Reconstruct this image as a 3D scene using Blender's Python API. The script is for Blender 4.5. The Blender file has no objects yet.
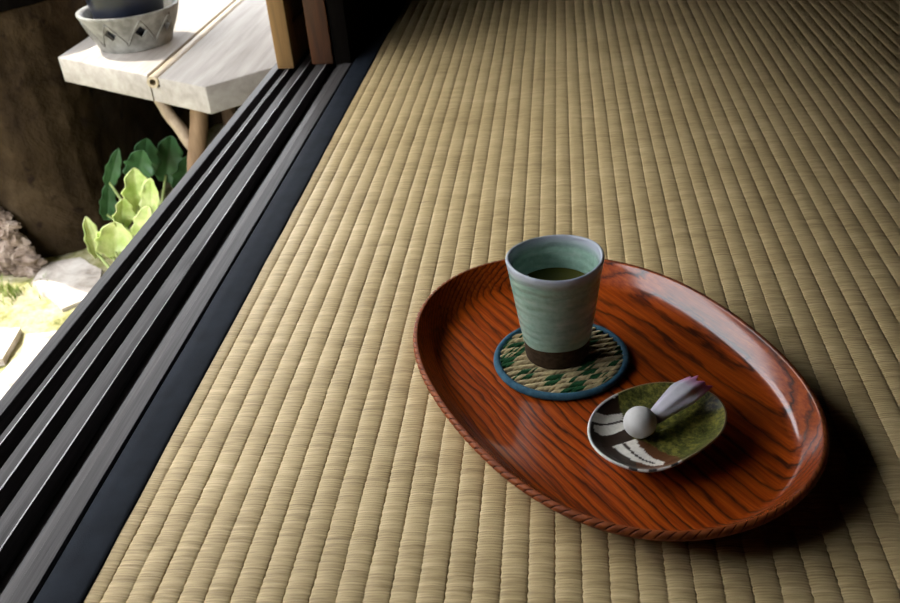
import bpy, bmesh, math, random
from mathutils import Matrix, Vector, noise
C = bpy.context.scene.collection
PI = math.pi
rnd = random.Random(7)

# ------------------------------------------------------------------ helpers
def mesh_obj(name, verts, faces, mat=None, parent=None, smooth=True, angle=40, loc=None, uvs=None):
    me = bpy.data.meshes.new(name)
    me.from_pydata([tuple(v) for v in verts], [], faces)
    bm = bmesh.new(); bm.from_mesh(me)
    bmesh.ops.recalc_face_normals(bm, faces=bm.faces)
    bm.to_mesh(me); bm.free()
    o = bpy.data.objects.new(name, me); C.objects.link(o)
    if mat: me.materials.append(mat)
    if parent: o.parent = parent
    if loc: o.location = loc
    if smooth:
        me.polygons.foreach_set('use_smooth', [True]*len(me.polygons))
        if angle < 180: me.set_sharp_from_angle(angle=math.radians(angle))
    return o

def tag(o, label=None, cat=None, group=None, kind=None):
    if label: o['label'] = label
    if cat: o['category'] = cat
    if group: o['group'] = group
    if kind: o['kind'] = kind
    return o

def empty(name, loc=(0, 0, 0), rz=0):
    o = bpy.data.objects.new(name, None); C.objects.link(o)
    o.location = loc; o.rotation_euler = (0, 0, rz); o.empty_display_size = .02
    return o

class MB:
    """collects several pieces into one mesh"""
    def __init__(s): s.v = []; s.f = []
    def add(s, v, f):
        n = len(s.v); s.v += [tuple(x) for x in v]; s.f += [[i+n for i in q] for q in f]; return s
    def box(s, x0, x1, y0, y1, z0, z1, bev=0):
        bm = bmesh.new(); bmesh.ops.create_cube(bm, size=1)
        for v in bm.verts:
            v.co = Vector(((x0+x1)/2+v.co.x*(x1-x0), (y0+y1)/2+v.co.y*(y1-y0), (z0+z1)/2+v.co.z*(z1-z0)))
        if bev: bmesh.ops.bevel(bm, geom=bm.edges[:], offset=bev, segments=2, affect='EDGES', profile=.5)
        return s.bm(bm)
    def bm(s, bm):
        bm.verts.ensure_lookup_table(); bm.verts.index_update()
        s.add([v.co.copy() for v in bm.verts], [[v.index for v in f.verts] for f in bm.faces]); bm.free(); return s
    def prism(s, poly, z0, z1, bev=0, wob=0):
        bm = bmesh.new()
        lo = [bm.verts.new((x, y, z0)) for x, y in poly]; hi = [bm.verts.new((x, y, z1)) for x, y in poly]
        bm.faces.new(lo[::-1]); bm.faces.new(hi); n = len(poly)
        for i in range(n): bm.faces.new((lo[i], lo[(i+1) % n], hi[(i+1) % n], hi[i]))
        bmesh.ops.recalc_face_normals(bm, faces=bm.faces)
        if bev: bmesh.ops.bevel(bm, geom=bm.edges[:], offset=bev, segments=3, affect='EDGES', profile=.5)
        return s.bm(bm)
    def tube(s, pts, rad, n=12, cap=True):
        pts = [Vector(p) for p in pts]; rings = []
        up = Vector((0, 0, 1))
        for i, p in enumerate(pts):
            t = (pts[min(i+1, len(pts)-1)]-pts[max(i-1, 0)]).normalized()
            a = t.cross(up)
            if a.length < .05: a = t.cross(Vector((0, 1, 0)))
            a.normalize(); b = t.cross(a)
            r = rad[i] if isinstance(rad, (list, tuple)) else rad
            rings.append([p+a*r*math.cos(2*PI*k/n)+b*r*math.sin(2*PI*k/n) for k in range(n)])
        v = [q for r in rings for q in r]; f = []
        for i in range(len(rings)-1):
            for k in range(n): f.append([i*n+k, i*n+(k+1) % n, (i+1)*n+(k+1) % n, (i+1)*n+k])
        if cap: f.append(list(range(n))[::-1]); f.append([(len(rings)-1)*n+k for k in range(n)])
        return s.add(v, f)
    def lathe(s, prof, n=96, c=(0, 0), wob=None):
        """prof: list of (r, z); r == 0 only at the ends"""
        v = []; f = []; idx = []
        for r, z in prof:
            if r == 0: idx.append(len(v)); v.append((c[0], c[1], z))
            else:
                idx.append([len(v)+k for k in range(n)])
                for k in range(n):
                    a = 2*PI*k/n; rr = r; zz = z
                    if wob: rr, zz = wob(r, z, a)
                    v.append((c[0]+rr*math.cos(a), c[1]+rr*math.sin(a), zz))
        for A, B in zip(idx, idx[1:]):
            for k in range(n):
                k2 = (k+1) % n
                if isinstance(A, int): f.append([A, B[k], B[k2]])
                elif isinstance(B, int): f.append([A[k], A[k2], B])
                else: f.append([A[k], A[k2], B[k2], B[k]])
        return s.add(v, f)
    def build(s, name, mat, parent=None, **k): return mesh_obj(name, s.v, s.f, mat, parent, **k)

# ------------------------------------------------------------------ node materials
class NM:
    def __init__(s, name, rough=.6, spec=.5):
        s.m = bpy.data.materials.new(name); s.m.use_nodes = True
        s.nt = s.m.node_tree; s.b = s.nt.nodes['Principled BSDF']
        s.b.inputs['Roughness'].default_value = rough
        s.b.inputs['Specular IOR Level'].default_value = spec
        s.tc = s.nt.nodes.new('ShaderNodeTexCoord')
    def n(s, t, **k):
        q = s.nt.nodes.new(t)
        for a, b in k.items(): setattr(q, a, b)
        return q
    def l(s, a, b): s.nt.links.new(a, b)
    def mapping(s, scale=(1, 1, 1), rot=(0, 0, 0), loc=(0, 0, 0), src=None):
        q = s.n('ShaderNodeMapping'); s.l(src or s.tc.outputs['Object'], q.inputs[0])
        q.inputs['Scale'].default_value = scale; q.inputs['Rotation'].default_value = rot; q.inputs['Location'].default_value = loc
        return q.outputs[0]
    def noise(s, vec, scale, detail=4, rough=.55, dist=0):
        q = s.n('ShaderNodeTexNoise'); s.l(vec, q.inputs['Vector'])
        q.inputs['Scale'].default_value = scale; q.inputs['Detail'].default_value = detail
        q.inputs['Roughness'].default_value = rough; q.inputs['Distortion'].default_value = dist
        return q.outputs['Fac']
    def ramp(s, fac, stops):
        q = s.n('ShaderNodeValToRGB'); s.l(fac, q.inputs[0]); e = q.color_ramp.elements
        while len(e) < len(stops): e.new(.5)
        for i, (p, c) in enumerate(stops):
            e[i].position = p; e[i].color = (*c, 1) if len(c) == 3 else c
        return q.outputs[0]
    def mix(s, fac, a, b, mode='MIX'):
        q = s.n('ShaderNodeMix', data_type='RGBA', blend_type=mode)
        for i, x in ((0, fac), (6, a), (7, b)):
            if hasattr(x, 'links'): s.l(x, q.inputs[i])
            elif isinstance(x, (int, float)): q.inputs[i].default_value = x
            else: q.inputs[i].default_value = (*x, 1)
        return q.outputs[2]
    def math(s, op, a, b=0, c=0):
        q = s.n('ShaderNodeMath', operation=op)
        for i, x in enumerate((a, b, c)):
            if hasattr(x, 'links'): s.l(x, q.inputs[i])
            else: q.inputs[i].default_value = x
        return q.outputs[0]
    def color(s, c):
        if hasattr(c, 'links'): s.l(c, s.b.inputs['Base Color'])
        else: s.b.inputs['Base Color'].default_value = (*c, 1)
        return s
    def bump(s, h, strength=.5, dist=.001, prev=None):
        q = s.n('ShaderNodeBump'); s.l(h, q.inputs['Height'])
        q.inputs['Strength'].default_value = strength; q.inputs['Distance'].default_value = dist
        if prev: s.l(prev, q.inputs['Normal'])
        s.l(q.outputs[0], s.b.inputs['Normal']); return q.outputs[0]

def wood_mat(name, dark, light, scale=(60, 3, 60), rough=.7, bump=.3, spec=.3):
    m = NM(name, rough, spec); v = m.mapping(scale)
    a = m.noise(v, 1, 6, .6, .6); b = m.noise(m.mapping(tuple(x*3.5 for x in scale)), 1, 3, .6)
    f = m.math('ADD', m.math('MULTIPLY', a, .65), m.math('MULTIPLY', b, .35))
    m.color(m.ramp(f, [(.32, dark), (.68, light)])); m.bump(f, bump, .0015)
    return m.m

def rush_mat():
    m = NM('tatami_rush', .55, .25)
    fine = m.noise(m.mapping((34, 760, 34)), 1, 4, .65)
    mid = m.noise(m.mapping((22, 190, 22)), 1, 3, .6)
    big = m.noise(m.mapping((9, 22, 9)), 1, 3, .6)
    f = m.math('ADD', m.math('MULTIPLY', fine, .62), m.math('ADD', m.math('MULTIPLY', mid, .20), m.math('MULTIPLY', big, .18)))
    m.color(m.ramp(f, [(.33, (.24, .165, .070)), (.5, (.50, .375, .185)), (.66, (.69, .54, .30))]))
    # fine reed relief and the little stitches where two ribs meet
    wav = m.n('ShaderNodeTexWave', wave_type='BANDS', bands_direction='Y', wave_profile='SIN')
    m.l(m.tc.outputs['Object'], wav.inputs['Vector']); wav.inputs['Scale'].default_value = 150
    wav.inputs['Distortion'].default_value = 1.5; wav.inputs['Detail'].default_value = 2; wav.inputs['Detail Scale'].default_value = .6
    h = m.math('ADD', m.math('MULTIPLY', fine, .9), m.math('MULTIPLY', wav.outputs['Fac'], .35))
    m.bump(h, .5, .0008)
    return m.m

M = {}
M['rush'] = rush_mat()

m = NM('navy_cloth', .85, .12); v = m.mapping((1, 1, 1))
m.color(m.ramp(m.noise(v, 60, 4), [(.3, (.0055, .008, .0125)), (.7, (.0105, .0145, .0215))]))
m.bump(m.noise(m.mapping((900, 1300, 900)), 1, 2), .35, .0006); M['navy'] = m.m

m = NM('weathered_sill_wood', .62, .25)
a = m.noise(m.mapping((90, 2.5, 90)), 1, 6, .65, .5); b = m.noise(m.mapping((420, 9, 420)), 1, 4, .6)
f = m.math('ADD', m.math('MULTIPLY', a, .5), m.math('MULTIPLY', b, .5))
m.color(m.ramp(f, [(.3, (.018, .016, .0155)), (.5, (.050, .045, .044)), (.7, (.10, .092, .090))]))
m.bump(f, .45, .0014); M['sill'] = m.m

M['stile_tan'] = wood_mat('pale_cedar', (.11, .06, .02), (.23, .13, .045), (70, 70, 2.5), .6)
M['stile_red'] = wood_mat('reddish_cedar', (.012, .005, .002), (.085, .03, .009), (55, 55, 4), .55)
M['black_wood'] = wood_mat('near_black_wood', (.002, .0016, .0013), (.005, .0042, .0036), (40, 40, 3), .9, .15, .0)  # near-black wood without specular
M['dark_room'] = wood_mat('dark_plaster', (.02, .016, .012), (.035, .028, .02), (8, 8, 8), .9, .15, .1)
M['ceiling'] = wood_mat('smoked_board', (.02, .013, .008), (.04, .027, .017), (20, 1.5, 20), .8, .15, .2)
M['bench'] = wood_mat('silvered_board', (.24, .215, .19), (.42, .39, .355), (26, 2.2, 26), .75, .3)
M['bench_leg'] = wood_mat('peeled_branch', (.20, .135, .085), (.44, .35, .25), (40, 40, 6), .7, .3)
M['post_leg'] = wood_mat('orange_post', (.14, .085, .045), (.30, .195, .115), (40, 40, 5), .7, .3)
M['bamboo'] = wood_mat('dry_bamboo', (.36, .29, .19), (.5, .42, .30), (60, 3, 60), .5, .15)
M['shoji_paper'] = NM('shoji_paper', .9, .1).color((.75, .72, .64)).m

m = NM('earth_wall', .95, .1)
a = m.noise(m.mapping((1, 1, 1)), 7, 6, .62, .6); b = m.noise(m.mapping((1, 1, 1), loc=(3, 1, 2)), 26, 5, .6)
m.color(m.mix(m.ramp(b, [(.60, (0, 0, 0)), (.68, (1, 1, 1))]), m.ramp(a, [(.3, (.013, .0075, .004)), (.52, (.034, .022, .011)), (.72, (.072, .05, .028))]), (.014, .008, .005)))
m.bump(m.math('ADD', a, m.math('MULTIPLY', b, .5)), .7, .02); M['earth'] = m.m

m = NM('mossy_ground', .95, .1)
a = m.noise(m.mapping((1, 1, 1)), 16, 6, .6, .4); b = m.noise(m.mapping((1, 1, 1)), 90, 4, .65)
f = m.math('ADD', m.math('MULTIPLY', a, .6), m.math('MULTIPLY', b, .4))
m.color(m.ramp(f, [(.33, (.07, .08, .02)), (.44, (.24, .235, .09)), (.52, (.37, .34, .19)), (.66, (.47, .43, .30))]))
m.bump(f, .8, .01); M['ground'] = m.m

m = NM('grass_blade', .6, .3); m.color(m.ramp(m.noise(m.mapping((1, 1, 1)), 30, 2), [(.3, (.09, .15, .02)), (.7, (.24, .30, .06))])); M['grass'] = m.m
m = NM('pale_stone', .9, .2); a = m.noise(m.mapping((1, 1, 1)), 22, 6, .65, .3)
m.color(m.ramp(a, [(.3, (.30, .25, .21)), (.5, (.56, .50, .45)), (.7, (.70, .66, .61))])); m.bump(a, .6, .006); M['stone'] = m.m
m = NM('crumbled_rock', .95, .15); a = m.noise(m.mapping((1, 1, 1)), 35, 6, .65, .3)
m.color(m.ramp(a, [(.3, (.07, .048, .034)), (.5, (.22, .165, .13)), (.72, (.42, .35, .30))])); m.bump(a, .8, .008); M['rubble'] = m.m

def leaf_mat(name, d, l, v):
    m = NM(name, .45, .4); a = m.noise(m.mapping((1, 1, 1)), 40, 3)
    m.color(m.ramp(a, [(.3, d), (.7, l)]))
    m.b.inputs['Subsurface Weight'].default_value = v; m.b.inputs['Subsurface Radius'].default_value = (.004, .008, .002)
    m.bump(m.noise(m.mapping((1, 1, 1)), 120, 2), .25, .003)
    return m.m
M['leaf_light'] = leaf_mat('pale_sunlit_leaf', (.36, .50, .12), (.68, .74, .38), .15)  # pale green leaf, lightened further with the sun's overexposure in its colour
M['leaf_dark'] = leaf_mat('dark_shaded_leaf', (.015, .06, .016), (.03, .10, .03), 0)  # dark green leaf, with the shade it stands in put into its colour
M['stem'] = NM('leaf_stem', .6, .3).color((.30, .36, .13)).m
m = NM('navy_glaze', .3, .5); m.color(m.ramp(m.noise(m.mapping((1, 1, 1)), 25, 3), [(.3, (.004, .006, .014)), (.7, (.008, .012, .026))])); M['pot'] = m.m
M['soil'] = NM('pot_soil', .95, .1).color((.05, .035, .022)).m
m = NM('grey_stoneware', .6, .35); a = m.noise(m.mapping((1, 1, 1)), 45, 4)
m.color(m.ramp(a, [(.35, (.13, .125, .11)), (.65, (.27, .265, .24))])); m.bump(a, .4, .003); M['ring'] = m.m
# ------------------------------------------------------------------ tray
def tray_mat():
    m = NM('lacquered_keyaki_wood', .45, .12)
    # nearly flat growth layers, tilted, so the lines run along the tray and hook up its walls
    sep = m.n('ShaderNodeSeparateXYZ'); m.l(m.tc.outputs['Object'], sep.inputs[0])
    x = sep.outputs[0]; y = sep.outputs[1]; z = sep.outputs[2]
    nz = m.noise(m.mapping((4, 7, 7)), 1, 2, .5)
    yy = m.math('ADD', m.math('MULTIPLY_ADD', z, -2.2, y), m.math('MULTIPLY', m.math('SUBTRACT', nz, .5), .03))
    # wide rings towards the far side, tight ones towards the near side
    ph = m.math('ADD', m.math('MULTIPLY', yy, 95), m.math('MULTIPLY', m.math('MULTIPLY', yy, yy), -330))
    ph = m.math('ADD', ph, m.math('MULTIPLY', m.noise(m.mapping((9, 34, 34)), 1, 4, .6), 2.2))
    ph = m.math('ADD', ph, m.math('MULTIPLY', m.noise(m.mapping((30, 260, 260)), 1, 3, .6), .35))
    fr = m.math('FRACT', ph)
    streak = m.noise(m.mapping((14, 420, 420)), 1, 4, .65)
    line = m.ramp(fr, [(0, (.6, .6, .6)), (.10, (0, 0, 0)), (.55, (.06, .06, .06)), (.78, (.45, .45, .45)), (.90, (1, 1, 1)), (1, (.6, .6, .6))])
    dark = m.math('MULTIPLY', line, m.math('MULTIPLY_ADD', m.noise(m.mapping((9, 60, 60)), 1, 2), 1.2, .25))
    dark = m.math('MINIMUM', m.math('MULTIPLY', dark, 1.05), .95)
    base = m.ramp(streak, [(.3, (.21, .028, .002)), (.55, (.36, .060, .004)), (.75, (.48, .10, .008))])
    fine = m.ramp(m.noise(m.mapping((10, 230, 230), loc=(.3, 1.7, 0)), 1, 3, .6), [(.54, (0, 0, 0)), (.66, (.8, .8, .8))])
    fine = m.math('MULTIPLY', fine, m.math('MULTIPLY_ADD', y, -4.0, .55))
    dark = m.math('MINIMUM', m.math('MAXIMUM', dark, fine), .95)
    col = m.mix(dark, base, (.035, .006, .0025))
    m.color(col)
    h = m.math('SUBTRACT', m.math('MULTIPLY', streak, .3), m.math('MULTIPLY', dark, .45))
    m.bump(h, .35, .0012)
    m.b.inputs['Coat Weight'].default_value = .9; m.b.inputs['Coat Roughness'].default_value = .13; m.b.inputs['Coat IOR'].default_value = 1.45
    return m.m
M['tray'] = tray_mat()
TF = {-5: (-0.0001, -0.0001), -4: (-0.00048, -3e-05), -3: (0.00038, -0.00088), -2: (-0.00066, -0.00057), -1: (-0.01242, 0.01625), 0: (-0.00018, 0.00342), 1: (-0.06242, 0.13662), 2: (-4e-05, -0.00027), 3: (-0.00132, 0.0066), 4: (0.00046, -9e-05), 5: (0.0003, 6e-05)}
def fourier(F, N):
    out = []
    for i in range(N):
        t = 2*PI*i/N; z = 0
        for k, (a, b) in F.items(): z += complex(a, b)*complex(math.cos(k*t), math.sin(k*t))
        out.append(Vector((z.real, z.imag)))
    return out
def loft(contour, prof, rot=0, mod=None, shift=None):
    """prof: list of (inset, z) from the outline inwards; closed with a fan at both ends"""
    N = len(contour); R = Matrix.Rotation(rot, 2)
    nor = []
    for i in range(N):
        t = (contour[(i+1) % N]-contour[i-1]).normalized(); n = Vector((-t.y, t.x))
        if n.dot(contour[i]) > 0: n = -n
        nor.append(n)
    v = []; f = []
    for j, (d, z) in enumerate(prof):
        for i0 in range(N):
            i = (i0+(shift[j] if shift else 0)) % N
            if d <= .045: p = contour[i]+nor[i]*d
            else:
                p = (contour[i]+nor[i]*.045)*(1-(d-.045))
            zz = z
            if mod:
                p, zz = mod(i0, j, p, z, nor[i])
            q = R @ p; v.append((q.x, q.y, zz))
    P = len(prof)
    for j in range(P-1):
        for i in range(N): f.append([j*N+i, j*N+(i+1) % N, (j+1)*N+(i+1) % N, (j+1)*N+i])
    for j in (0, P-1):
        c = len(v); z = sum(v[j*N+i][2] for i in range(N))/N
        v.append((sum(v[j*N+i][0] for i in range(N))/N, sum(v[j*N+i][1] for i in range(N))/N, z))
        for i in range(N): f.append([j*N+i, j*N+(i+1) % N, c])
    return v, f
TRAY_ROT = math.radians(-56)
prof = [(.030, 0), (.024, .0005), (.018, .003), (.011, .009), (.0045, .0150), (.0012, .0190), (.0, .0212), (.0003, .0230), (.0011, .0240), (.0030, .0245), (.0038, .0243), (.0043, .0235),
        (.0075, .0194), (.0108, .0155), (.0139, .0118), (.0163, .0092), (.0188, .0075), (.0220, .0063), (.030, .0060), (.045, .0060), (.3, .0060), (.6, .0060)]
cont = fourier(TF, 1200)
shift = [-9, -9, -9, -9, -9, -3, 0, 2, 4, 7]+[8]*(len(prof)-10)     # the carved strokes run obliquely over the rim
def tmod(i, j, p, z, n):
    if 4 <= j <= 9:
        k = .0009*max(0, 1-abs((i % 9)-4.5)/1.4)*(1 if j < 9 else .5)
        p = p+n*k; z = z-k*.7
    return p, z
tv, tf = loft(cont, prof, -TRAY_ROT, tmod, shift)
tray = mesh_obj('serving_tray', tv, tf, M['tray'], angle=60, loc=(.024, .5469, .0018))
tray.rotation_euler.z = TRAY_ROT
rm = NM('worn_carved_rim', .55, .2); a = rm.noise(rm.mapping((1, 1, 1)), 120, 4)
rm.color(rm.ramp(a, [(.3, (.13, .028, .008)), (.7, (.30, .075, .018))])); tray.data.materials.append(rm.m)
tray.data.materials.append(NM('dark_notch_line', .6, .1).color((.03, .007, .003)).m)  # darker colour along the carved rim strokes
for i, q in enumerate(tray.data.polygons):
    j = i//1200
    if 3 <= j <= 9: q.material_index = 2 if j < 9 and i % 1200 % 9 == 4 else 1
tag(tray, 'oval red-brown lacquered wooden tray with dark grain and a notched rim on the tatami', 'tray')
TZ = .0078     # tray floor height

# ------------------------------------------------------------------ coaster
CX, CY = -.0040, .5790
def coaster():
    root = empty('coaster', (CX, CY, TZ))
    tag(root, 'round coaster of woven straw and green strands bound in blue cloth, under the cup', 'coaster')
    m = NM('woven_straw', .8, .2)
    at = m.n('ShaderNodeVertexColor'); at.layer_name = 'strand'
    m.color(m.mix(.55, at.outputs[0], m.ramp(m.noise(m.mapping((300, 300, 300)), 1, 2), [(.3, (.4, .4, .4)), (.7, (1, 1, 1))]), 'MULTIPLY'))
    m.bump(m.noise(m.mapping((500, 500, 500)), 1, 3), .4, .0006)
    mb = MB(); mb.lathe([(0, .0004), (.047, .0004), (.047, .0030), (0, .0030)], 72)
    cols = [(.16, .12, .06)]*len(mb.v)
    r2 = random.Random(3); ang = math.radians(14); R = Matrix.Rotation(ang, 2)
    rowh = .0060; row = -8
    while row <= 8:
        yy = row*rowh; x = -.05+r2.random()*.004
        while x < .05:
            p = R @ Vector((x, yy))
            if p.length < .0455:
                g = noise.noise(Vector((p.x*62, p.y*95, 4.2)))
                c = (.015, .085, .028) if g+r2.uniform(-.22, .22) > .16 else (.50, .40, .22)
                k = .75+r2.random()*.5; c = tuple(q*k for q in c)
                sl = math.radians(24)+r2.uniform(-.2, .2)
                d = R @ Vector((math.cos(sl), math.sin(sl)))
                hl = .0058; n0 = len(mb.v)
                pts = [(p.x+d.x*t*hl, p.y+d.y*t*hl, .0029+.0014*(1-t*t)) for t in (-1, -.5, 0, .5, 1)]
                mb.tube(pts, [.0005, .0009, .0010, .0009, .0005], 6)
                cols += [c]*(len(mb.v)-n0)
            x += .0021
        row += 1
    o = mb.build('woven_center', m.m, root, angle=180)
    ca = o.data.color_attributes.new('strand', 'FLOAT_COLOR', 'POINT')
    for i, c in enumerate(cols): ca.data[i].color = (*c, 1)
    b = NM('blue_binding', .8, .2); b.color(b.ramp(b.noise(b.mapping((1, 1, 1)), 200, 3), [(.3, (.018, .062, .10)), (.7, (.04, .115, .165))]))
    b.bump(b.noise(b.mapping((1200, 1200, 1200)), 1, 2), .3, .0005)
    prof = []
    for k in range(17):
        a = 2*PI*k/16; prof.append((.0487+.0028*math.cos(a), .0030+.0028*math.sin(a)))
    tag(MB().lathe(prof, 120).build('cloth_binding', b.m, root, angle=180), 'blue cloth binding')
coaster()

# ------------------------------------------------------------------ cup
CUPX, CUPY, CUPZ = -.0071, .5835, TZ+.0046
def cup():
    root = empty('tea_cup', (CUPX, CUPY, CUPZ))
    tag(root, 'celadon green ceramic tea cup with a bare brown foot, standing on the round coaster', 'cup')
    g = NM('celadon_glaze', .22, .5)
    sep = g.n('ShaderNodeSeparateXYZ'); g.l(g.tc.outputs['Object'], sep.inputs[0]); z = sep.outputs[2]
    n1 = g.noise(g.mapping((30, 30, 110)), 1, 4, .6); n2 = g.noise(g.mapping((1, 1, 1)), 260, 3)
    f = g.math('ADD', g.math('MULTIPLY', n1, .7), g.math('MULTIPLY', n2, .3))
    col = g.ramp(f, [(.3, (.17, .285, .225)), (.5, (.27, .415, .335)), (.72, (.40, .51, .44))])
    rim = g.ramp(z, [(.0765, (0, 0, 0)), (.0800, (1, 1, 1))])
    g.color(g.mix(rim, col, (.42, .45, .52)))
    ws = g.n('ShaderNodeTexWave', wave_type='BANDS', bands_direction='Z'); g.l(g.tc.outputs['Object'], ws.inputs[0])
    ws.inputs['Scale'].default_value = 46; ws.inputs['Distortion'].default_value = 3.0; ws.inputs['Detail'].default_value = 1
    g.bump(g.math('ADD', ws.outputs['Fac'], g.math('MULTIPLY', n1, 1.6)), .28, .0014)
    def wob(r, z, a):
        k = 1+.010*math.sin(2*a+.5)+.006*math.sin(3*a+z*60)
        return r*k, z+(.0008*math.sin(2*a+1.) if z > .07 else .0007*math.sin(3*a) if .015 < z < .019 else 0)
    H = .0790
    prof = [(.0248, .0165), (.0256, .0180), (.0262, .0215), (.0275, .029), (.0288, .038), (.0302, .048), (.0316, .058), (.0332, .069), (.0345, .0765), (.0352, .0800), (.0350, .0815), (.0340, .0822), (.0328, .0817),
            (.0321, .0800), (.0313, .074), (.0300, .066), (.0282, .054), (.0262, .042), (.0238, .028), (.021, .0185), (.014, .0175), (0, .0172)]
    prof = [(r, z if z < .02 else .02+(z-.02)*1.035) for r, z in prof]
    MB().lathe(prof, 128, wob=wob).build('glazed_body', g.m, root, angle=60)
    c = NM('bare_brown_clay', .85, .15); a = c.noise(c.mapping((1, 1, 1)), 300, 4)
    c.color(c.ramp(a, [(.3, (.025, .015, .008)), (.7, (.06, .037, .02))])); c.bump(a, .3, .0006)
    f2 = [(0, .0012), (.018, .0012), (.0195, 0), (.0222, 0), (.0234, .0008), (.0241, .004), (.0245, .009), (.0248, .0168), (.022, .0168), (0, .0168)]
    tag(MB().lathe(f2, 128, wob=wob).build('foot', c.m, root, angle=50), 'unglazed dark brown clay foot')
    t = NM('green_tea_liquid', .04, .5)
    t.color((.075, .070, .012)); t.b.inputs['IOR'].default_value = 1.33
    tea = MB().lathe([(0, .0176), (.0135, .0180), (.0203, .0190), (.0234, .028), (.0257, .042), (.0274, .0530), (.0282, .0578), (.0283, .0586), (.0277, .0583), (0, .0583)], 96)
    o = tea.build('green_tea', t.m, None, angle=30, loc=(CUPX, CUPY, CUPZ))
    tag(o, 'dark green tea filling the celadon cup to below its rim', 'tea')
cup()

# ------------------------------------------------------------------ plate
PF = {-4: (3e-05, -0.00015), -3: (-0.0001, 0.0004), -2: (-0.00011, -2e-05), -1: (-0.04494, -0.00088), 0: (3e-05, 0.00077), 1: (-0.00034, -0.00533), 2: (-8e-05, 0.00043), 3: (-0.0002, 0.0002), 4: (-0.00012, -0.00026)}
PX, PY = .0590, .4843
def inside(p, poly):
    x, y = p; r = False; n = len(poly)
    for i in range(n):
        x1, y1 = poly[i]; x2, y2 = poly[i-1]
        if (y1 > y) != (y2 > y) and x < (x2-x1)*(y-y1)/(y2-y1)+x1: r = not r
    return r
def plate():
    N = 420
    c = fourier({-k: v for k, v in PF.items()} if False else PF, N)
    # outer foot -> wall -> rim -> well
    prof = [(.026, .0), (.0225, .0), (.021, .0020), (.016, .0062), (.009, .0105), (.0035, .0136), (.0006, .0154), (.0, .0166), (.0005, .0173), (.0011, .0174), (.0017, .0171)]
    well = [(.0036, .0156), (.0056, .0142), (.0078, .0127), (.0105, .0115), (.0140, .0105), (.018, .0098), (.0215, .0094), (.025, .0092)]
    def mod(i, j, p, z, n):
        a = 2*PI*i/N
        if z > .006: z += .0013*math.sin(2*a+.6)*(z/.0172)+.0006*math.sin(5*a)*(z/.0172)
        return p, z
    fine = []
    for (d0, z0), (d1, z1) in zip([prof[-1]]+well, well):
        for k in range(1, 4): fine.append((d0+(d1-d0)*k/3, z0+(z1-z0)*k/3))
    for k in range(1, 14): fine.append((.025+k*.0015, .0092-.0004*k/13))
    P = prof+fine
    # inset by the radius so the well closes neatly
    NN = N; v = []; f = []
    for j, (d, z) in enumerate(P):
        for i in range(NN):
            r = c[i].length; p = c[i]*((r-d)/r)
            if d > .02:   # blend to a circle towards the centre
                k = min(1, (d-.02)/.025); p = c[i]*((r-d)/r)*(1-k)+c[i].normalized()*max(.0008, .0465-d)*k
            q, zz = mod(i, j, p, z, None); v.append((q.x, q.y, zz))
    L = len(P)
    for j in range(L-1):
        for i in range(NN): f.append([j*NN+i, j*NN+(i+1) % NN, (j+1)*NN+(i+1) % NN, (j+1)*NN+i])
    for j in (0, L-1):
        ci = len(v); v.append((0, 0, P[j][1]))
        for i in range(NN): f.append([j*NN+i, j*NN+(i+1) % NN, ci])
    ge = [(-0.0292, 0.0471), (-0.0262, 0.0371), (-0.0242, 0.0275), (-0.0217, 0.0123), (-0.0158, -0.0065), (-0.009, -0.0087), (-0.0019, -0.015), (0.0036, -0.0223), (0.0104, -0.0279), (.0135, -.06), (.08, -.06), (.08, .06), (-.03, .06)]
    whites = [[(-0.0396, 0.0239), (-0.0347, 0.0306), (-0.0301, 0.0335), (-0.0263, 0.0263), (-0.0327, 0.0235)],
              [(-0.046, 0.0073), (-0.034, 0.0105), (-0.0225, 0.0165), (-0.0214, 0.0105), (-0.0329, 0.0044), (-0.0433, -0.0001)],
              [(-0.0419, -0.0017), (-0.0329, 0.0028), (-0.0209, 0.0087), (-0.0199, 0.0024), (-0.029, -0.0038), (-0.0362, -0.0073), (-0.0418, -0.0069)],
              [(-0.0303, -0.0152), (-0.0151, -0.0068), (-0.011, -0.0172), (-0.0055, -0.0254), (0.0021, -0.0309), (0.0003, -0.0355), (-0.0089, -0.0336), (-0.018, -0.0286), (-0.0251, -0.0215)]]
    line = [(-0.0227, -0.0115), (-0.0162, -0.0225), (-0.0111, -0.0275), (-0.0047, -0.0315)]
    def dseg(p, a, b):
        ab = b-a; t = max(0, min(1, (p-a).dot(ab)/ab.length_squared)); return (p-a-ab*t).length
    cols = []
    GREEN, WHITE, BROWN, RUST, DARK = (.135, .14, .038, .0), (.80, .76, .68, .4), (.034, .019, .012, .2), (.13, .052, .022, .2), (.03, .028, .026, .2)
    for idx in range(len(v)):
        p = Vector(v[idx][:2]); j = idx//NN
        w = .0011*noise.noise(Vector((p.x*260, p.y*260, 1))); q = (p.x+w, p.y+w*.7)
        if j < 7: col = (.66, .65, .63, 1) if not inside(q, ge) else (.20, .20, .13, 1)
        elif inside(q, ge):
            col = GREEN
            if j < 10: col = (.30, .25, .13, .5)       # bare pale lip
        elif j <= 10:
            a = math.atan2(p.y, p.x)
            col = (.66, .64, .60, 1)
            if any(abs(a-s) < .055 for s in (-1.98, -1.72, -1.40)): col = DARK
        else:
            col = RUST if (p.x > -.016 and p.y < -.006) else BROWN
            for poly in whites:
                if inside(q, poly): col = WHITE
            if any(dseg(p, Vector(a), Vector(b)) < .0009 for a, b in zip(line, line[1:])): col = BROWN
        cols.append(col)
    m = NM('green_and_iron_glaze', .3, .35)
    at = m.n('ShaderNodeVertexColor'); at.layer_name = 'glaze'
    sp = m.noise(m.mapping((1, 1, 1)), 330, 5, .7); cl = m.noise(m.mapping((1, 1, 1)), 90, 4, .6)
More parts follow.
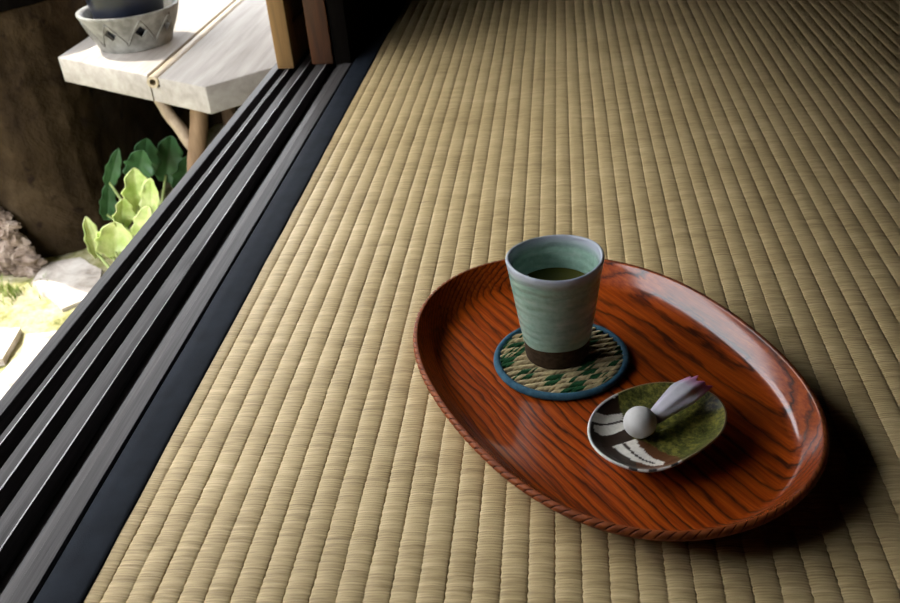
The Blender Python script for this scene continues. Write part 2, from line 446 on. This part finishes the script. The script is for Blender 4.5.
    gv = m.mix(.9, at.outputs[0], m.ramp(m.math('ADD', m.math('MULTIPLY', sp, .6), m.math('MULTIPLY', cl, .4)), [(.40, (.12, .16, .16)), (.5, (.85, .85, .8)), (.60, (2.4, 2.1, 1.7))]), 'MULTIPLY')
    pv = m.mix(.5, at.outputs[0], m.ramp(sp, [(.3, (.6, .6, .6)), (.7, (1.1, 1.1, 1.1))]), 'MULTIPLY')
    sw = m.ramp(at.outputs['Alpha'], [(.05, (0, 0, 0)), (.15, (1, 1, 1))])
    m.color(m.mix(sw, gv, pv)); m.bump(m.math('ADD', sp, cl), .3, .0008)
    o = mesh_obj('small_plate', v, f, m.m, angle=60, loc=(PX, PY, TZ+.0002))
    ca = o.data.color_attributes.new('glaze', 'FLOAT_COLOR', 'POINT')
    ca.data.foreach_set('color', [x for q in cols for x in q])
    tag(o, 'small round ceramic plate, mossy green glaze beside brown and white stripes, on the tray', 'plate')
plate()

# ------------------------------------------------------------------ wrapped sweet
def sweet():
    root = empty('wrapped_sweet', (.0472, .4815, TZ+.0090))
    tag(root, 'white paper wrapped sweet ball with a pink-tipped twisted paper tail, on the small plate', 'sweet')
    m = NM('white_tissue_paper', .75, .25); a = m.noise(m.mapping((1, 1, 1)), 120, 3)
    m.color(m.ramp(a, [(.3, (.60, .585, .56)), (.7, (.70, .69, .67))])); m.bump(a, .25, .0015)
    R = .0108; n = 64; rows = 40; v = []; f = []
    ax = Vector((.75, .62, .22)).normalized()
    for j in range(rows+1):
        th = PI*j/rows
        for i in range(n):
            ph = 2*PI*i/n; d = Vector((math.sin(th)*math.cos(ph), math.sin(th)*math.sin(ph), math.cos(th)))
            k = 1+.012*noise.noise(d*2.2)+.02*max(0, d.dot(ax))**6
            c = d.dot(ax)
            if c > .2:      # gathered folds running to the twist
                e = d-ax*c; ang = math.atan2(e.dot(Vector((0, 0, 1))), e.dot(ax.cross(Vector((0, 0, 1)))))
                k += .010*(c-.2)*math.sin(ang*9)
            v.append((d.x*R*k, d.y*R*k, R+d.z*R*.97*k))
    for j in range(rows):
        for i in range(n): f.append([j*n+i, j*n+(i+1) % n, (j+1)*n+(i+1) % n, (j+1)*n+i])
    b = mesh_obj('paper_ball', v, f, m.m, root, angle=180)
    # the tail: a pleated cone with a ragged end
    t = NM('pink_tipped_paper', .7, .25)
    at = t.n('ShaderNodeVertexColor'); at.layer_name = 'dye'
    t.color(t.mix(.4, at.outputs[0], t.ramp(t.noise(t.mapping((1, 1, 1)), 160, 2), [(.3, (.8, .8, .8)), (.7, (1.1, 1.1, 1.1))]), 'MULTIPLY'))
    t.b.inputs['Subsurface Weight'].default_value = .1; t.b.inputs['Subsurface Radius'].default_value = (.003, .002, .003)
    A = Vector((.0092, .0054, .0098)); B = Vector((.0462, .0385, .0160))
    L = B-A; u = L.normalized(); s = u.cross(Vector((0, 0, 1))).normalized(); w = s.cross(u)
    n = 72; rows = 30; v = []; f = []; cols = []
    for j in range(rows+1):
        tt = j/rows
        for i in range(n):
            a = 2*PI*i/n
            tip = .86+.10*max(0, math.cos(3*a+.5))**2+.05*math.sin(a*2+1)+.02*math.sin(a*8)
            x = tt*tip
            r = .0050+.0046*min(1, x/.55)**.9-.0030*max(0, x-.62)/.4
            pl = 1+(.07*math.sin(a*7+x*1.3)+.05*math.sin(a*4+2))*min(1, .3+x*1.2)
            r *= pl
            p = A+L*x+s*(math.cos(a)*r*1.02)+w*(math.sin(a)*r*.74)+Vector((0, 0, .0035*math.sin(x*PI)*.5))
            v.append(tuple(p))
            k = max(0, min(1, (x-.60)/.30))
            c0 = Vector((.62, .60, .66)); c1 = Vector((.66, .15, .42)); c = c0.lerp(c1, k)
            cols.append((*c, 1))
    for j in range(rows):
        for i in range(n): f.append([j*n+i, j*n+(i+1) % n, (j+1)*n+(i+1) % n, (j+1)*n+i])
    o = mesh_obj('paper_tail', v, f, t.m, root, angle=180)
    ca = o.data.color_attributes.new('dye', 'FLOAT_COLOR', 'POINT')
    ca.data.foreach_set('color', [x for q in cols for x in q])
    sd = o.modifiers.new('thickness', 'SOLIDIFY'); sd.thickness = .0004
    tag(o, 'twisted paper tail fading from white to pink')
sweet()

# ------------------------------------------------------------------ tatami mat
RIB = .01576; X0 = -.0084
def tatami():
    root = empty('tatami_mat', (.19, 1.19, -.055))
    tag(root, 'ribbed straw-coloured tatami mat edged with navy cloth, under the oval tray', 'mat')
    oz = .055; ox, oy = -.19, -1.19
    xs = []; hs = []
    sub = [0, .03, .08, .16, .28, .42, .56, .70, .82, .91, .96, .985]
    k0 = -18; k1 = 40
    for k in range(k0, k1):
        for t in sub:
            x = X0+(k+t)*RIB
            if x < -.2885: continue
            xs.append((x, k, t))
    y = .22; ys = []
    while y < 2.14: ys.append(y); y += .0032 if y < 1.0 else .0065
    v = []; f = []; nx = len(xs)
    jit = {}
    for iy, y in enumerate(ys):
        for x, k, t in xs:
            prof = (4*t*(1-t))**.62
            if (k, iy) not in jit: jit[(k, iy)] = .0004*(1 if iy % 2 else -1)+.0005*noise.noise(Vector((k*3.7, y*120, 0)))+.0009*noise.noise(Vector((k*1.3, y*5, 9)))
            dx = jit[(k, iy)]*(1 if t < .3 else .0) if t < .5 else 0
            zz = .0015*prof-.0015+.0003*noise.noise(Vector((k*2.1, y*26, 3)))+.00035*noise.noise(Vector((x*4, y*4, 7)))
            v.append((x+dx+ox, y+oy, zz+.0015+oz))
    for j in range(len(ys)-1):
        for i in range(nx-1): f.append([j*nx+i, j*nx+i+1, (j+1)*nx+i+1, (j+1)*nx+i])
    # edges down to the floor
    n = len(v); ring = [i for i in range(nx)]+[(j+1)*nx-1 for j in range(1, len(ys))]+[(len(ys)-1)*nx+i for i in range(nx-2, -1, -1)]+[j*nx for j in range(len(ys)-2, 0, -1)]
    base = {}
    for i in ring: base[i] = len(v); v.append((v[i][0], v[i][1], 0.001))
    for a, b in zip(ring, ring[1:]+ring[:1]): f.append([a, b, base[b], base[a]])
    mesh_obj('rush_cover', v, f, M['rush'], root, angle=70)
    def border(x0, x1, left):
        pr = [(x0, -.040), (x0, -.002), (x0+.0006, .0012), (x0+.002, .0024), (x0+.012, .0029), (x1-.010, .0031), (x1-.0035, .0030), (x1-.0012, .0024), (x1-.0003, .0012), (x1, -.0008), (x1-.001, -.004)]
        if not left: pr = [(x0+x1-a, b) for a, b in pr]
        v = []; f = []; N = len(pr); Y = [.218+1.926*i/260 for i in range(261)]
        for y in Y:
            for a, b in pr: v.append((a+.0006*noise.noise(Vector((y*9, 0, x0)))+ox, y+oy, b+.0004*noise.noise(Vector((a*30, y*14, 5)))+oz))
        for j in range(260):
            for i in range(N-1): f.append([j*N+i, j*N+i+1, (j+1)*N+i+1, (j+1)*N+i])
        o = mesh_obj('cloth_border', v, f, M['navy'], root, angle=180)
        return o
    border(-.3180, -.2858, True); border(.6115, .6435, False)
tatami()

# ------------------------------------------------------------------ the setting: sill, doors, room
def extrude_y(name, prof, y0, y1, mat, parent=None, n=80, wob=.0004):
    v = []; f = []; N = len(prof)
    for j in range(n+1):
        y = y0+(y1-y0)*j/n
        for i, (x, z) in enumerate(prof):
            v.append((x+wob*noise.noise(Vector((i*5.1, y*7, 0))), y, z+wob*noise.noise(Vector((i*3.3, y*9, 4)))))
    for j in range(n):
        for i in range(N): f.append([j*N+i, j*N+(i+1) % N, (j+1)*N+(i+1) % N, (j+1)*N+i])
    f.append(list(range(N))); f.append([n*N+i for i in range(N)][::-1])
    return mesh_obj(name, v, f, mat, parent, angle=30)
g = -.016
sill_prof = [(-.446, -.09), (-.4465, -.001), (-.4455, .0), (-.4352, .0), (-.4347, -.0006), (-.4342, g), (-.4228, g), (-.4222, -.0006), (-.4217, 0), (-.4173, 0), (-.4165, -.0003), (-.4162, g), (-.4032, g), (-.4027, -.0006), (-.4021, 0),
             (-.3918, 0), (-.3910, -.0003), (-.3906, g), (-.3775, g), (-.3770, -.0006), (-.3764, 0), (-.3621, 0), (-.3612, -.0003), (-.3608, g), (-.3480, g*.8), (-.3440, -.0030), (-.3355, -.0012), (-.3345, -.0002), (-.3222, -.0002), (-.3210, -.002), (-.3210, -.09)]
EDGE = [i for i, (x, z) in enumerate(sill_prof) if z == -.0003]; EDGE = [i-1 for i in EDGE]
sill = extrude_y('trim_1', sill_prof, -.30, 3.0, M['sill']); we = NM('worn_edge_glint', .5, .4).color((.55, .54, .53)); sill.data.materials.append(we.m)  # pale right edges: glint on the worn ridges put into the colour
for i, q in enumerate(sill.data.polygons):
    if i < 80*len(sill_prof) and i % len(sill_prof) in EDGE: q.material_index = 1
tag(sill, 'grooved dark wooden sill for sliding doors beside the tatami', 'sill', kind='structure')

def sliding_door(name, x0, x1, y0, L, mat, label):
    root = empty(name, ((x0+x1)/2, y0, 0)); tag(root, label, 'door', kind='structure')
    h = 1.74; hx = (x1-x0)/2; z0 = .0012
    for ya in (0, L-.035):
        MB().box(-hx, hx, ya, ya+.035, z0, h, .0015).build('stile', mat, root)
    for za, zb in ((z0, .06), (.62, .66), (h-.05, h)):
        MB().box(-hx*.9, hx*.9, .035, L-.035, za, zb, .001).build('rail', mat, root)
    MB().box(-hx*.25, hx*.25, .035, L-.035, .06, .62).build('panel', mat, root)
    k = MB()
    for i in range(1, 4): k.box(-.006, .004, .035+(L-.07)*i/4-.004, .035+(L-.07)*i/4+.004, .66, h-.05)
    for i in range(1, 7): k.box(-.005, .003, .035, L-.035, .66+(h-.71)*i/7-.004, .66+(h-.71)*i/7+.004)
    k.build('lattice', mat, root)
    MB().box(.004, .0052, .035, L-.035, .66, h-.05).build('paper', M['shoji_paper'], root)
sliding_door('door_1', -.4335, -.4072, 1.360, .92, M['stile_tan'], 'outermost sliding door with a pale tan leading edge')
sliding_door('door_2', -.3825, -.3490, 1.374, .92, M['stile_red'], 'inner sliding door with a reddish brown leading edge')

o = MB().box(-.347, -.3215, 1.378, 3.4, -.002, 2.2, .002).build('wall_left', M['black_wood']); tag(o, kind='structure')
o = MB().box(-.45, -.3215, -3.0, .22, -.05, 2.2).build('wall_near', M['dark_room']); tag(o, kind='structure')
o = MB().box(-.45, -.3215, +.22, 3.4, 1.742, 2.2).build('trim_2', M['dark_room']); tag(o, kind='structure')
o = MB().box(2.4, 2.5, -3.0, 3.4, -.06, 2.3).build('wall_right', M['dark_room']); tag(o, kind='structure')
o = MB().box(-.45, 2.5, 3.4, 3.5, -.06, 2.3).build('wall_far', M['dark_room']); tag(o, kind='structure')
o = MB().box(-.45, 2.5, -3.1, -3.0, -.06, 2.3).build('wall_behind', M['dark_room']); tag(o, kind='structure')
o = MB().box(-.46, 2.5, -3.1, 3.5, 2.2, 2.25).build('ceiling', M['ceiling']); tag(o, kind='structure')
o = MB().box(-.3205, 2.5, -3.1, 3.5, -.10, -.055).build('floor', M['ceiling']); tag(o, kind='structure')
o = MB().box(-.445, -.33, -3.1, 3.5, -.46, -.091).build('wall_foundation', M['dark_room']); tag(o, kind='structure')

# unseen panel added outside the opening to cut off the high sky light
o = MB().box(-.475, -.465, .20, 3.4, .51, 2.0).build('sky_blocker', M['ceiling']); tag(o, 'added unseen panel blocking high sky light', 'light blocker', kind='structure')
# the deep eave that shades the sill
EX = -2.10
o = MB().box(EX, -.46, -3.0, 3.5, 2.10, 2.14).build('eave', M['ceiling']); tag(o, kind='structure')

# ------------------------------------------------------------------ garden
o = MB().prism([(-6.0, -7), (-5.6, -7), (-5.6, 9), (-6.0, 9)], -.47, 2.5, .05).build('sky_block_wall', M['earth']); tag(o, kind='structure')  # unseen far wall, added to block the low sky light
def ground():
    v = []; f = []; xs = []; ys = []
    x = -9.0
    while x < -.34: xs.append(x); x += .35 if x < -1.9 else .016
    xs.append(-.335)
    y = -6.0
    while y < 9: ys.append(y); y += .016 if .85 < y < 2.3 else .4
    for y in ys:
        for x in xs:
            h = .012*noise.noise(Vector((x*6, y*6, 0)))+.006*noise.noise(Vector((x*22, y*22, 2)))+.003*noise.noise(Vector((x*60, y*60, 5)))
            v.append((x, y, -.452+h))
    n = len(xs)
    for j in range(len(ys)-1):
        for i in range(n-1): f.append([j*n+i, j*n+i+1, (j+1)*n+i+1, (j+1)*n+i])
    o = mesh_obj('ground', v, f, M['ground'], angle=180); tag(o, kind='structure')
ground()

def rough(name, poly, z0, z1, mat, amp, seed, freq=9, sub=.035):
    bm = bmesh.new()
    lo = [bm.verts.new((x, y, z0)) for x, y in poly]; hi = [bm.verts.new((x, y, z1)) for x, y in poly]
    bm.faces.new(lo[::-1]); bm.faces.new(hi); n = len(poly)
    for i in range(n): bm.faces.new((lo[i], lo[(i+1) % n], hi[(i+1) % n], hi[i]))
    bmesh.ops.recalc_face_normals(bm, faces=bm.faces)
    bmesh.ops.triangulate(bm, faces=bm.faces)
    for _ in range(7):
        e = [q for q in bm.edges if q.calc_length() > sub]
        if not e: break
        bmesh.ops.subdivide_edges(bm, edges=e, cuts=1)
        bmesh.ops.triangulate(bm, faces=bm.faces)
    bm.normal_update()
    for q in bm.verts:
        p = q.co*freq+Vector((seed, 0, 0))
        q.co += q.normal*(amp*noise.noise(p)+amp*.5*noise.noise(p*2.7))
    me = MB().bm(bm)
    return me.build(name, mat, angle=50)
def rounded(c, r=.16, n=7):
    (x, y), out = c, []
    for i in range(n+1):
        a = -PI/2-.46+(PI/2+.46)*i/n; out.append((x-r+r*math.cos(a), y+r+r*math.sin(a)))
    return out
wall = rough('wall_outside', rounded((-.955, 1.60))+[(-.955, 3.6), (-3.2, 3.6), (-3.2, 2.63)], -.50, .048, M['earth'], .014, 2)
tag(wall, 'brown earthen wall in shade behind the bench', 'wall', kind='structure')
o = rough('wall_beyond', [(-.97, 2.34), (-.455, 2.34), (-.455, 2.6), (-.97, 2.6)], -.5, -.075, M['earth'], .012, 6); tag(o, kind='structure')
bp = rounded((-.945, 1.590))+[(-.945, 3.62), (-3.2, 3.62), (-3.2, 2.62)]
o = MB().prism(bp, .050, .12, .004).build('trim_3', M['black_wood']); tag(o, 'black timber beam along the top of the earthen wall', 'beam', kind='structure')

# crumbled rock at the foot of the wall (uncountable bits)
def rubble():
    r = random.Random(11); mb = MB()
    for i in range(420):
        t = r.random(); x = -1.07-.30*t
        yw = 1.595+.5*(-x-1.10)
        hh = .02+.29*min(1, t*2.4)*(.8+.2*math.sin(t*19)); h = r.random()
        y = yw-.026-.085*(1-h)*min(1, .25+t*1.6); z = -.452+h*hh
        s = r.uniform(.006, .017)
        bm = bmesh.new(); bmesh.ops.create_icosphere(bm, subdivisions=2, radius=s)
        sc = Vector((r.uniform(.8, 1.4), r.uniform(.7, 1.1), r.uniform(.6, 1)))
        for q in bm.verts:
            k = 1+.6*noise.noise(q.co*(1.3/s)+Vector((i*3.1, 0, 0)))
            q.co = Vector((q.co.x*sc.x, q.co.y*sc.y, q.co.z*sc.z))*k+Vector((x, y, z))
        mb.bm(bm)
    o = mb.build('rubble', M['rubble'], angle=35)
    tag(o, 'crumbled pale rock heaped at the foot of the brown earthen wall', 'rubble', kind='stuff')
rubble()

def paving(name, poly, z1, label, seed):
    o = rough(name, poly, -.475, z1, M['stone'], .005, seed, 16, .022)
    return tag(o, label, 'stone', 'paving stones in the garden')
paving('paving_stone', [(-1.054, 1.49), (-1.06, 1.57), (-0.997, 1.585), (-0.925, 1.537), (-0.893, 1.439), (-0.941, 1.387)], -.443, 'sunlit rounded paving stone just left of the leafy plants', 1)
paving('paving_stone', [(-1.135, 1.345), (-0.99, 1.322), (-0.972, 1.226), (-1.059, 1.190)], -.443, 'white paving stone at the far left edge, behind the crack between two stones', 5)
paving('paving_stone', [(-0.965, 1.300), (-0.860, 1.325), (-0.80, 1.254), (-0.80, .96), (-0.974, 1.02), (-0.945, 1.232)], -.443, 'white paving stone nearest the outer edge of the dark sill', 9)

def grass():
    r = random.Random(5); mb = MB()
    for i in range(700):
        t = r.random(); x = -1.5+.62*t+r.gauss(0, .03); y = 1.595+.5*(-x-1.10)-.055-(.06 if x < -1.06 else .0)-abs(r.gauss(0, .022))
        if x > -1.0 or x < -1.6: continue
        h = r.uniform(.010, .028)*(1.3 if x < -1.06 else .8); a = r.uniform(0, 2*PI); l = r.uniform(.2, .9)*h; w = .0013
        d = Vector((math.cos(a), math.sin(a), 0)); s = Vector((-d.y, d.x, 0))*w; b = Vector((x, y, -.458))
        p1 = b+d*l*.35+Vector((0, 0, h*.65)); p2 = b+d*l+Vector((0, 0, h))
        mb.add([b-s, b+s, p1+s*.8, p1-s*.8, p2], [[0, 1, 2, 3], [3, 2, 4]])
    o = mb.build('grass', M['grass'], angle=180)
    tag(o, 'short grass growing along the foot of the earthen wall', 'grass', kind='stuff')
grass()

def leaf(parent, name, base, tip, width, mat, cup=.35, roll=0, curl=.25, ref=None):
    b = Vector(base); t = Vector(tip); L = t-b; ln = L.length; u = L.normalized()
    face = Vector(ref or (.45, -.8, .45)).normalized()
    s = u.cross(face).normalized(); n = s.cross(u).normalized()
    if roll: R = Matrix.Rotation(roll, 3, u); s = R @ s; n = R @ n
    A, B = 20, 12; v = []; f = []
    for j in range(A+1):
        y = j/A; wd = width*.5*(math.sin(PI*min(1, y*.93+.05))**.62)*(1-.25*y+.12)
        if j == A: wd *= .35
        for i in range(B+1):
            x = -1+2*i/B
            edge = 1+.10*math.sin(y*22+x*4)
            p = b+u*(ln*y)+s*(x*wd*edge)+n*(-cup*wd*(1-x*x)*.9-curl*ln*(y-.45)**2+ln*.25*curl+.16*wd*math.sin(y*15+2*x)*x*x-.12*wd*math.exp(-(x*7)**2))
            v.append(tuple(p-parent.location))
    for j in range(A):
        for i in range(B): f.append([j*(B+1)+i, j*(B+1)+i+1, (j+1)*(B+1)+i+1, (j+1)*(B+1)+i])
    o = mesh_obj(name, v, f, mat, parent, angle=180)
    sd = o.modifiers.new('thickness', 'SOLIDIFY'); sd.thickness = .0012
    return o
def plant(name, loc, label, leaves, mat):
    root = empty(name, loc); tag(root, label, 'plant')
    st = MB()
    for b, t, w, cup, roll in leaves:
        leaf(root, 'leaf', b, t, w, mat, cup, roll)
        b = Vector(b); q = Vector(loc); mid = (b+q)/2+Vector((0, 0, .01))+(b-q)*.05
        st.tube([tuple(q-q), tuple(mid-q), tuple(b-q+(Vector(t)-b)*.15)], [.004, .0035, .0025], 8)
    st.build('stem', M['stem'], root, angle=180)
plant('leafy_plant', (-.790, 1.40, -.452), 'pale green sunlit leafy plant beside the outer edge of the sill',
      [((-.753, 1.420, -.265), (-.739, 1.420, -.179), .052, .5, .2), ((-.722, 1.400, -.260), (-.704, 1.400, -.190), .036, .6, -.4), ((-.770, 1.380, -.275), (-.752, 1.380, -.217), .040, .5, .5),
       ((-.787, 1.360, -.322), (-.768, 1.360, -.252), .066, .6, 0), ((-.735, 1.360, -.290), (-.700, 1.360, -.223), .036, .5, -.3), ((-.905, 1.500, -.398), (-.903, 1.500, -.308), .032, .6, .3),
       ((-.800, 1.375, -.330), (-.812, 1.370, -.275), .030, .5, .6)], M['leaf_light'])
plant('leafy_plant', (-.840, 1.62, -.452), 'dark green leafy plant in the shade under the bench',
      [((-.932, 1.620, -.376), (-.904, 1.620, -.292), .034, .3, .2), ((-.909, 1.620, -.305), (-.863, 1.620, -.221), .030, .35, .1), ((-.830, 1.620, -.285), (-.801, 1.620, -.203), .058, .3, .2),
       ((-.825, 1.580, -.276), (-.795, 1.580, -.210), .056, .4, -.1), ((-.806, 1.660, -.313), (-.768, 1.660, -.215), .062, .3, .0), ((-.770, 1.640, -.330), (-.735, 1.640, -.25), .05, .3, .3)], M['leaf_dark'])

# ------------------------------------------------------------------ bench, ring, pot
BZ = -.025
def bench():
    root = empty('bench', (-.68, 1.75, -.452)); tag(root, 'weathered pale wooden bench outside the sill, carrying the blue pot', 'bench')
    ox, oy, oz = -root.location
    def pr(mb, poly, z0, z1, bev): return mb.prism([(x+ox, y+oy) for x, y in poly], z0+oz, z1+oz, bev)
    pr(MB(), [(-.908, 1.579), (-.685, 1.446), (-.685, 2.30), (-.903, 2.30)], BZ-.046, BZ, .0025).build('board', M['bench'], root)
    pr(MB(), [(-.661, 1.432), (-.5593, 1.371), (-.4640, 1.462), (-.4640, 2.30), (-.661, 2.30)], BZ-.046, BZ, .0025).build('board', M['bench'], root)
    pr(MB(), [(-.684, 1.449), (-.662, 1.436), (-.662, 2.30), (-.684, 2.30)], BZ-.046, BZ-.019, 0).build('spacer', M['bench'], root)
    # hollow bamboo lying in the gap
    y0, y1 = 1.434, 2.30; ro, ri = .0098, .0055; c = (-.673+ox, BZ-.0088+oz); n = 24; v = []; f = []
    rows = [y0+(y1-y0)*k/40 for k in range(41)]
    for y in rows:
        nd = 1+.07*math.exp(-((y-1.75)/.006)**2)
        for k in range(n): a = 2*PI*k/n; v.append((c[0]+ro*nd*math.cos(a), y+oy, c[1]+ro*nd*math.sin(a)))
    for j in range(40):
        for k in range(n): f.append([j*n+k, j*n+(k+1) % n, (j+1)*n+(k+1) % n, (j+1)*n+k])
    a0 = len(v)
    for y in (y0, y0+.05):
        for k in range(n): a = 2*PI*k/n; v.append((c[0]+ri*math.cos(a), y+oy, c[1]+ri*math.sin(a)))
    for k in range(n):
        k2 = (k+1) % n; f.append([k, k2, a0+k2, a0+k]); f.append([a0+k, a0+k2, a0+n+k2, a0+n+k])
    f.append([a0+n+k for k in range(n)]); f.append([40*n+k for k in range(n)])
    mesh_obj('bamboo_strip', v, f, M['bamboo'], root, angle=50)
    def leg(p0, p1, r0, r1, mat, name, sx=0):
        mb = MB(); pts = []; rad = []
        for k in range(13):
            t = k/12; q = Vector(p0).lerp(Vector(p1), t)
            q += Vector((.006*noise.noise(Vector((t*4, sx, 0))), 0, 0)); pts.append((q.x+ox, q.y+oy, q.z+oz)); rad.append(r0+(r1-r0)*t)
        mb.tube(pts, rad, 14); return mb.build(name, mat, root, angle=60)
    leg((-.630, 1.510, BZ-.045), (-.705, 1.480, -.456), .0155, .019, M['post_leg'], 'leg')
    leg((-.735, 1.545, BZ-.045), (-.640, 1.500, -.215), .010, .013, M['bench_leg'], 'brace', 3)
    leg((-.84, 2.20, BZ-.045), (-.86, 2.22, -.456), .017, .019, M['post_leg'], 'leg', 5)
    leg((-.52, 2.20, BZ-.045), (-.52, 2.22, -.456), .017, .019, M['post_leg'], 'leg', 7)
bench()

RX, RY = -.783, 1.645
def ring_stand():
    prof_o = [(.066, 0), (.0675, .004), (.069, .010), (.076, .028), (.084, .048), (.0895, .060), (.0915, .064), (.0910, .0665), (.0880, .0672), (.0845, .066), (.0815, .062)]
    prof_i = [(.076, .048), (.068, .028), (.061, .010), (.059, 0), (.066, 0)]
    mb = MB(); mb.lathe(prof_o+prof_i, 120)
    bm = bmesh.new()
    vs = [bm.verts.new(v) for v in mb.v]
    for q in mb.f: bm.faces.new([vs[i] for i in q])
    bmesh.ops.remove_doubles(bm, verts=bm.verts, dist=1e-5); bmesh.ops.recalc_face_normals(bm, faces=bm.faces)
    me = bpy.data.meshes.new('pot_ring'); bm.to_mesh(me); bm.free()
    o = bpy.data.objects.new('openwork_stand', me); C.objects.link(o)
    cut = MB()
    for k in range(9):
        a = 2*PI*k/9-math.radians(16); R = Matrix.Rotation(a, 4, 'Z')
        w, h = .0105, .0115; zc = .036
        pts = []
        for r in (.055, .105):
            for dy, dz in ((0, -h), (w, 0), (0, h), (-w, 0)): pts.append(R @ Vector((r, dy*r/.078, zc+dz)))
        cut.add(pts, [[0, 1, 2, 3], [7, 6, 5, 4], [0, 4, 5, 1], [1, 5, 6, 2], [2, 6, 7, 3], [3, 7, 4, 0]])
    co = cut.build('cutter', None, smooth=False)
    bo = o.modifiers.new('holes', 'BOOLEAN'); bo.operation = 'DIFFERENCE'; bo.object = co; bo.solver = 'EXACT'
    dg = bpy.context.evaluated_depsgraph_get(); dg.update()
    nm = bpy.data.meshes.new_from_object(o.evaluated_get(dg))
    o.modifiers.clear(); o.data = nm; bpy.data.objects.remove(co)
    nm.materials.clear(); nm.materials.append(M['ring'])
    nm.polygons.foreach_set('use_smooth', [True]*len(nm.polygons)); nm.set_sharp_from_angle(angle=math.radians(40))
    o.name = 'openwork_stand'; o.location = (RX, RY, BZ+.0005)
    # raised ribs between the holes
    rb = MB()
    for k in range(9):
        a0 = 2*PI*k/9-math.radians(16)
        for s in (-1, 1):
            pts = []
            for t in range(7):
                u = t/6; z = .014+.044*u; a = a0+s*(2*PI/18)*(1-u if True else u)*1.0
                r = .0703+(z-.010)*.00385*100*1.0 if False else .069+(z-.010)*.0205/.05
                pts.append((r*math.cos(a), r*math.sin(a), z))
            rb.tube(pts, .0016, 6)
    rb.build('raised_lattice', M['ring'], o, angle=180)
    tag(o, 'grey stoneware openwork stand with diamond holes, on the bench around the blue pot', 'pot stand')
ring_stand()
def pot():
    root = empty('planter_pot', (RX, RY, BZ+.0005)); tag(root, 'dark blue glazed pot standing in the grey openwork stand on the bench', 'pot')
    prof = [(0, 0), (.052, 0), (.0545, .003), (.0575, .02), (.0615, .045), (.0650, .07), (.0685, .095), (.0715, .108), (.073, .112), (.0725, .115), (.069, .115), (.0665, .108), (.0645, .095), (.055, .03), (0, .025)]
    MB().lathe(prof, 96).build('glazed_pot', M['pot'], root, angle=50)
    MB().lathe([(0, .088), (.0622, .088), (.0628, .090), (.04, .094), (0, .096)], 48).build('soil', M['soil'], root, angle=50)
pot()

# ------------------------------------------------------------------ light
SUN_DIR = Vector((-.86, .51, 0)).normalized()
el = math.radians(52); d = Vector((SUN_DIR.x*math.cos(el), SUN_DIR.y*math.cos(el), math.sin(el)))
L = bpy.data.lights.new('sun', 'SUN'); L.energy = 9.0; L.angle = math.radians(.6); L.color = (1, .93, .82)
so = bpy.data.objects.new('sun', L); C.objects.link(so); so.rotation_euler = d.to_track_quat('Z', 'Y').to_euler()
W = bpy.data.worlds.new('sky'); bpy.context.scene.world = W; W.use_nodes = True
bg = W.node_tree.nodes['Background']; bg.inputs[0].default_value = (.95, .97, 1, 1); bg.inputs[1].default_value = 9.0

# ------------------------------------------------------------------ camera
cam = bpy.data.cameras.new('camera'); co = bpy.data.objects.new('camera', cam); C.objects.link(co)
R = Matrix(((.992175885, .014656871, .123984638), (.097465584, .529684458, -.842576308), (-.078022268, .848068129, .524111605)))
co.matrix_world = Matrix.Translation((0, 0, .4226)) @ R.to_4x4()
cam.sensor_width = 36; cam.lens = 925/900*36; cam.clip_start = .01
cam.dof.use_dof = True; cam.dof.focus_distance = .70; cam.dof.aperture_fstop = 15
sc = bpy.context.scene; sc.camera = co
sc.view_settings.view_transform = 'Standard'; sc.view_settings.look = 'None'; sc.view_settings.gamma = 1; sc.view_settings.exposure = 0
sc.view_settings.use_curve_mapping = False
sc.cycles.use_denoising = True
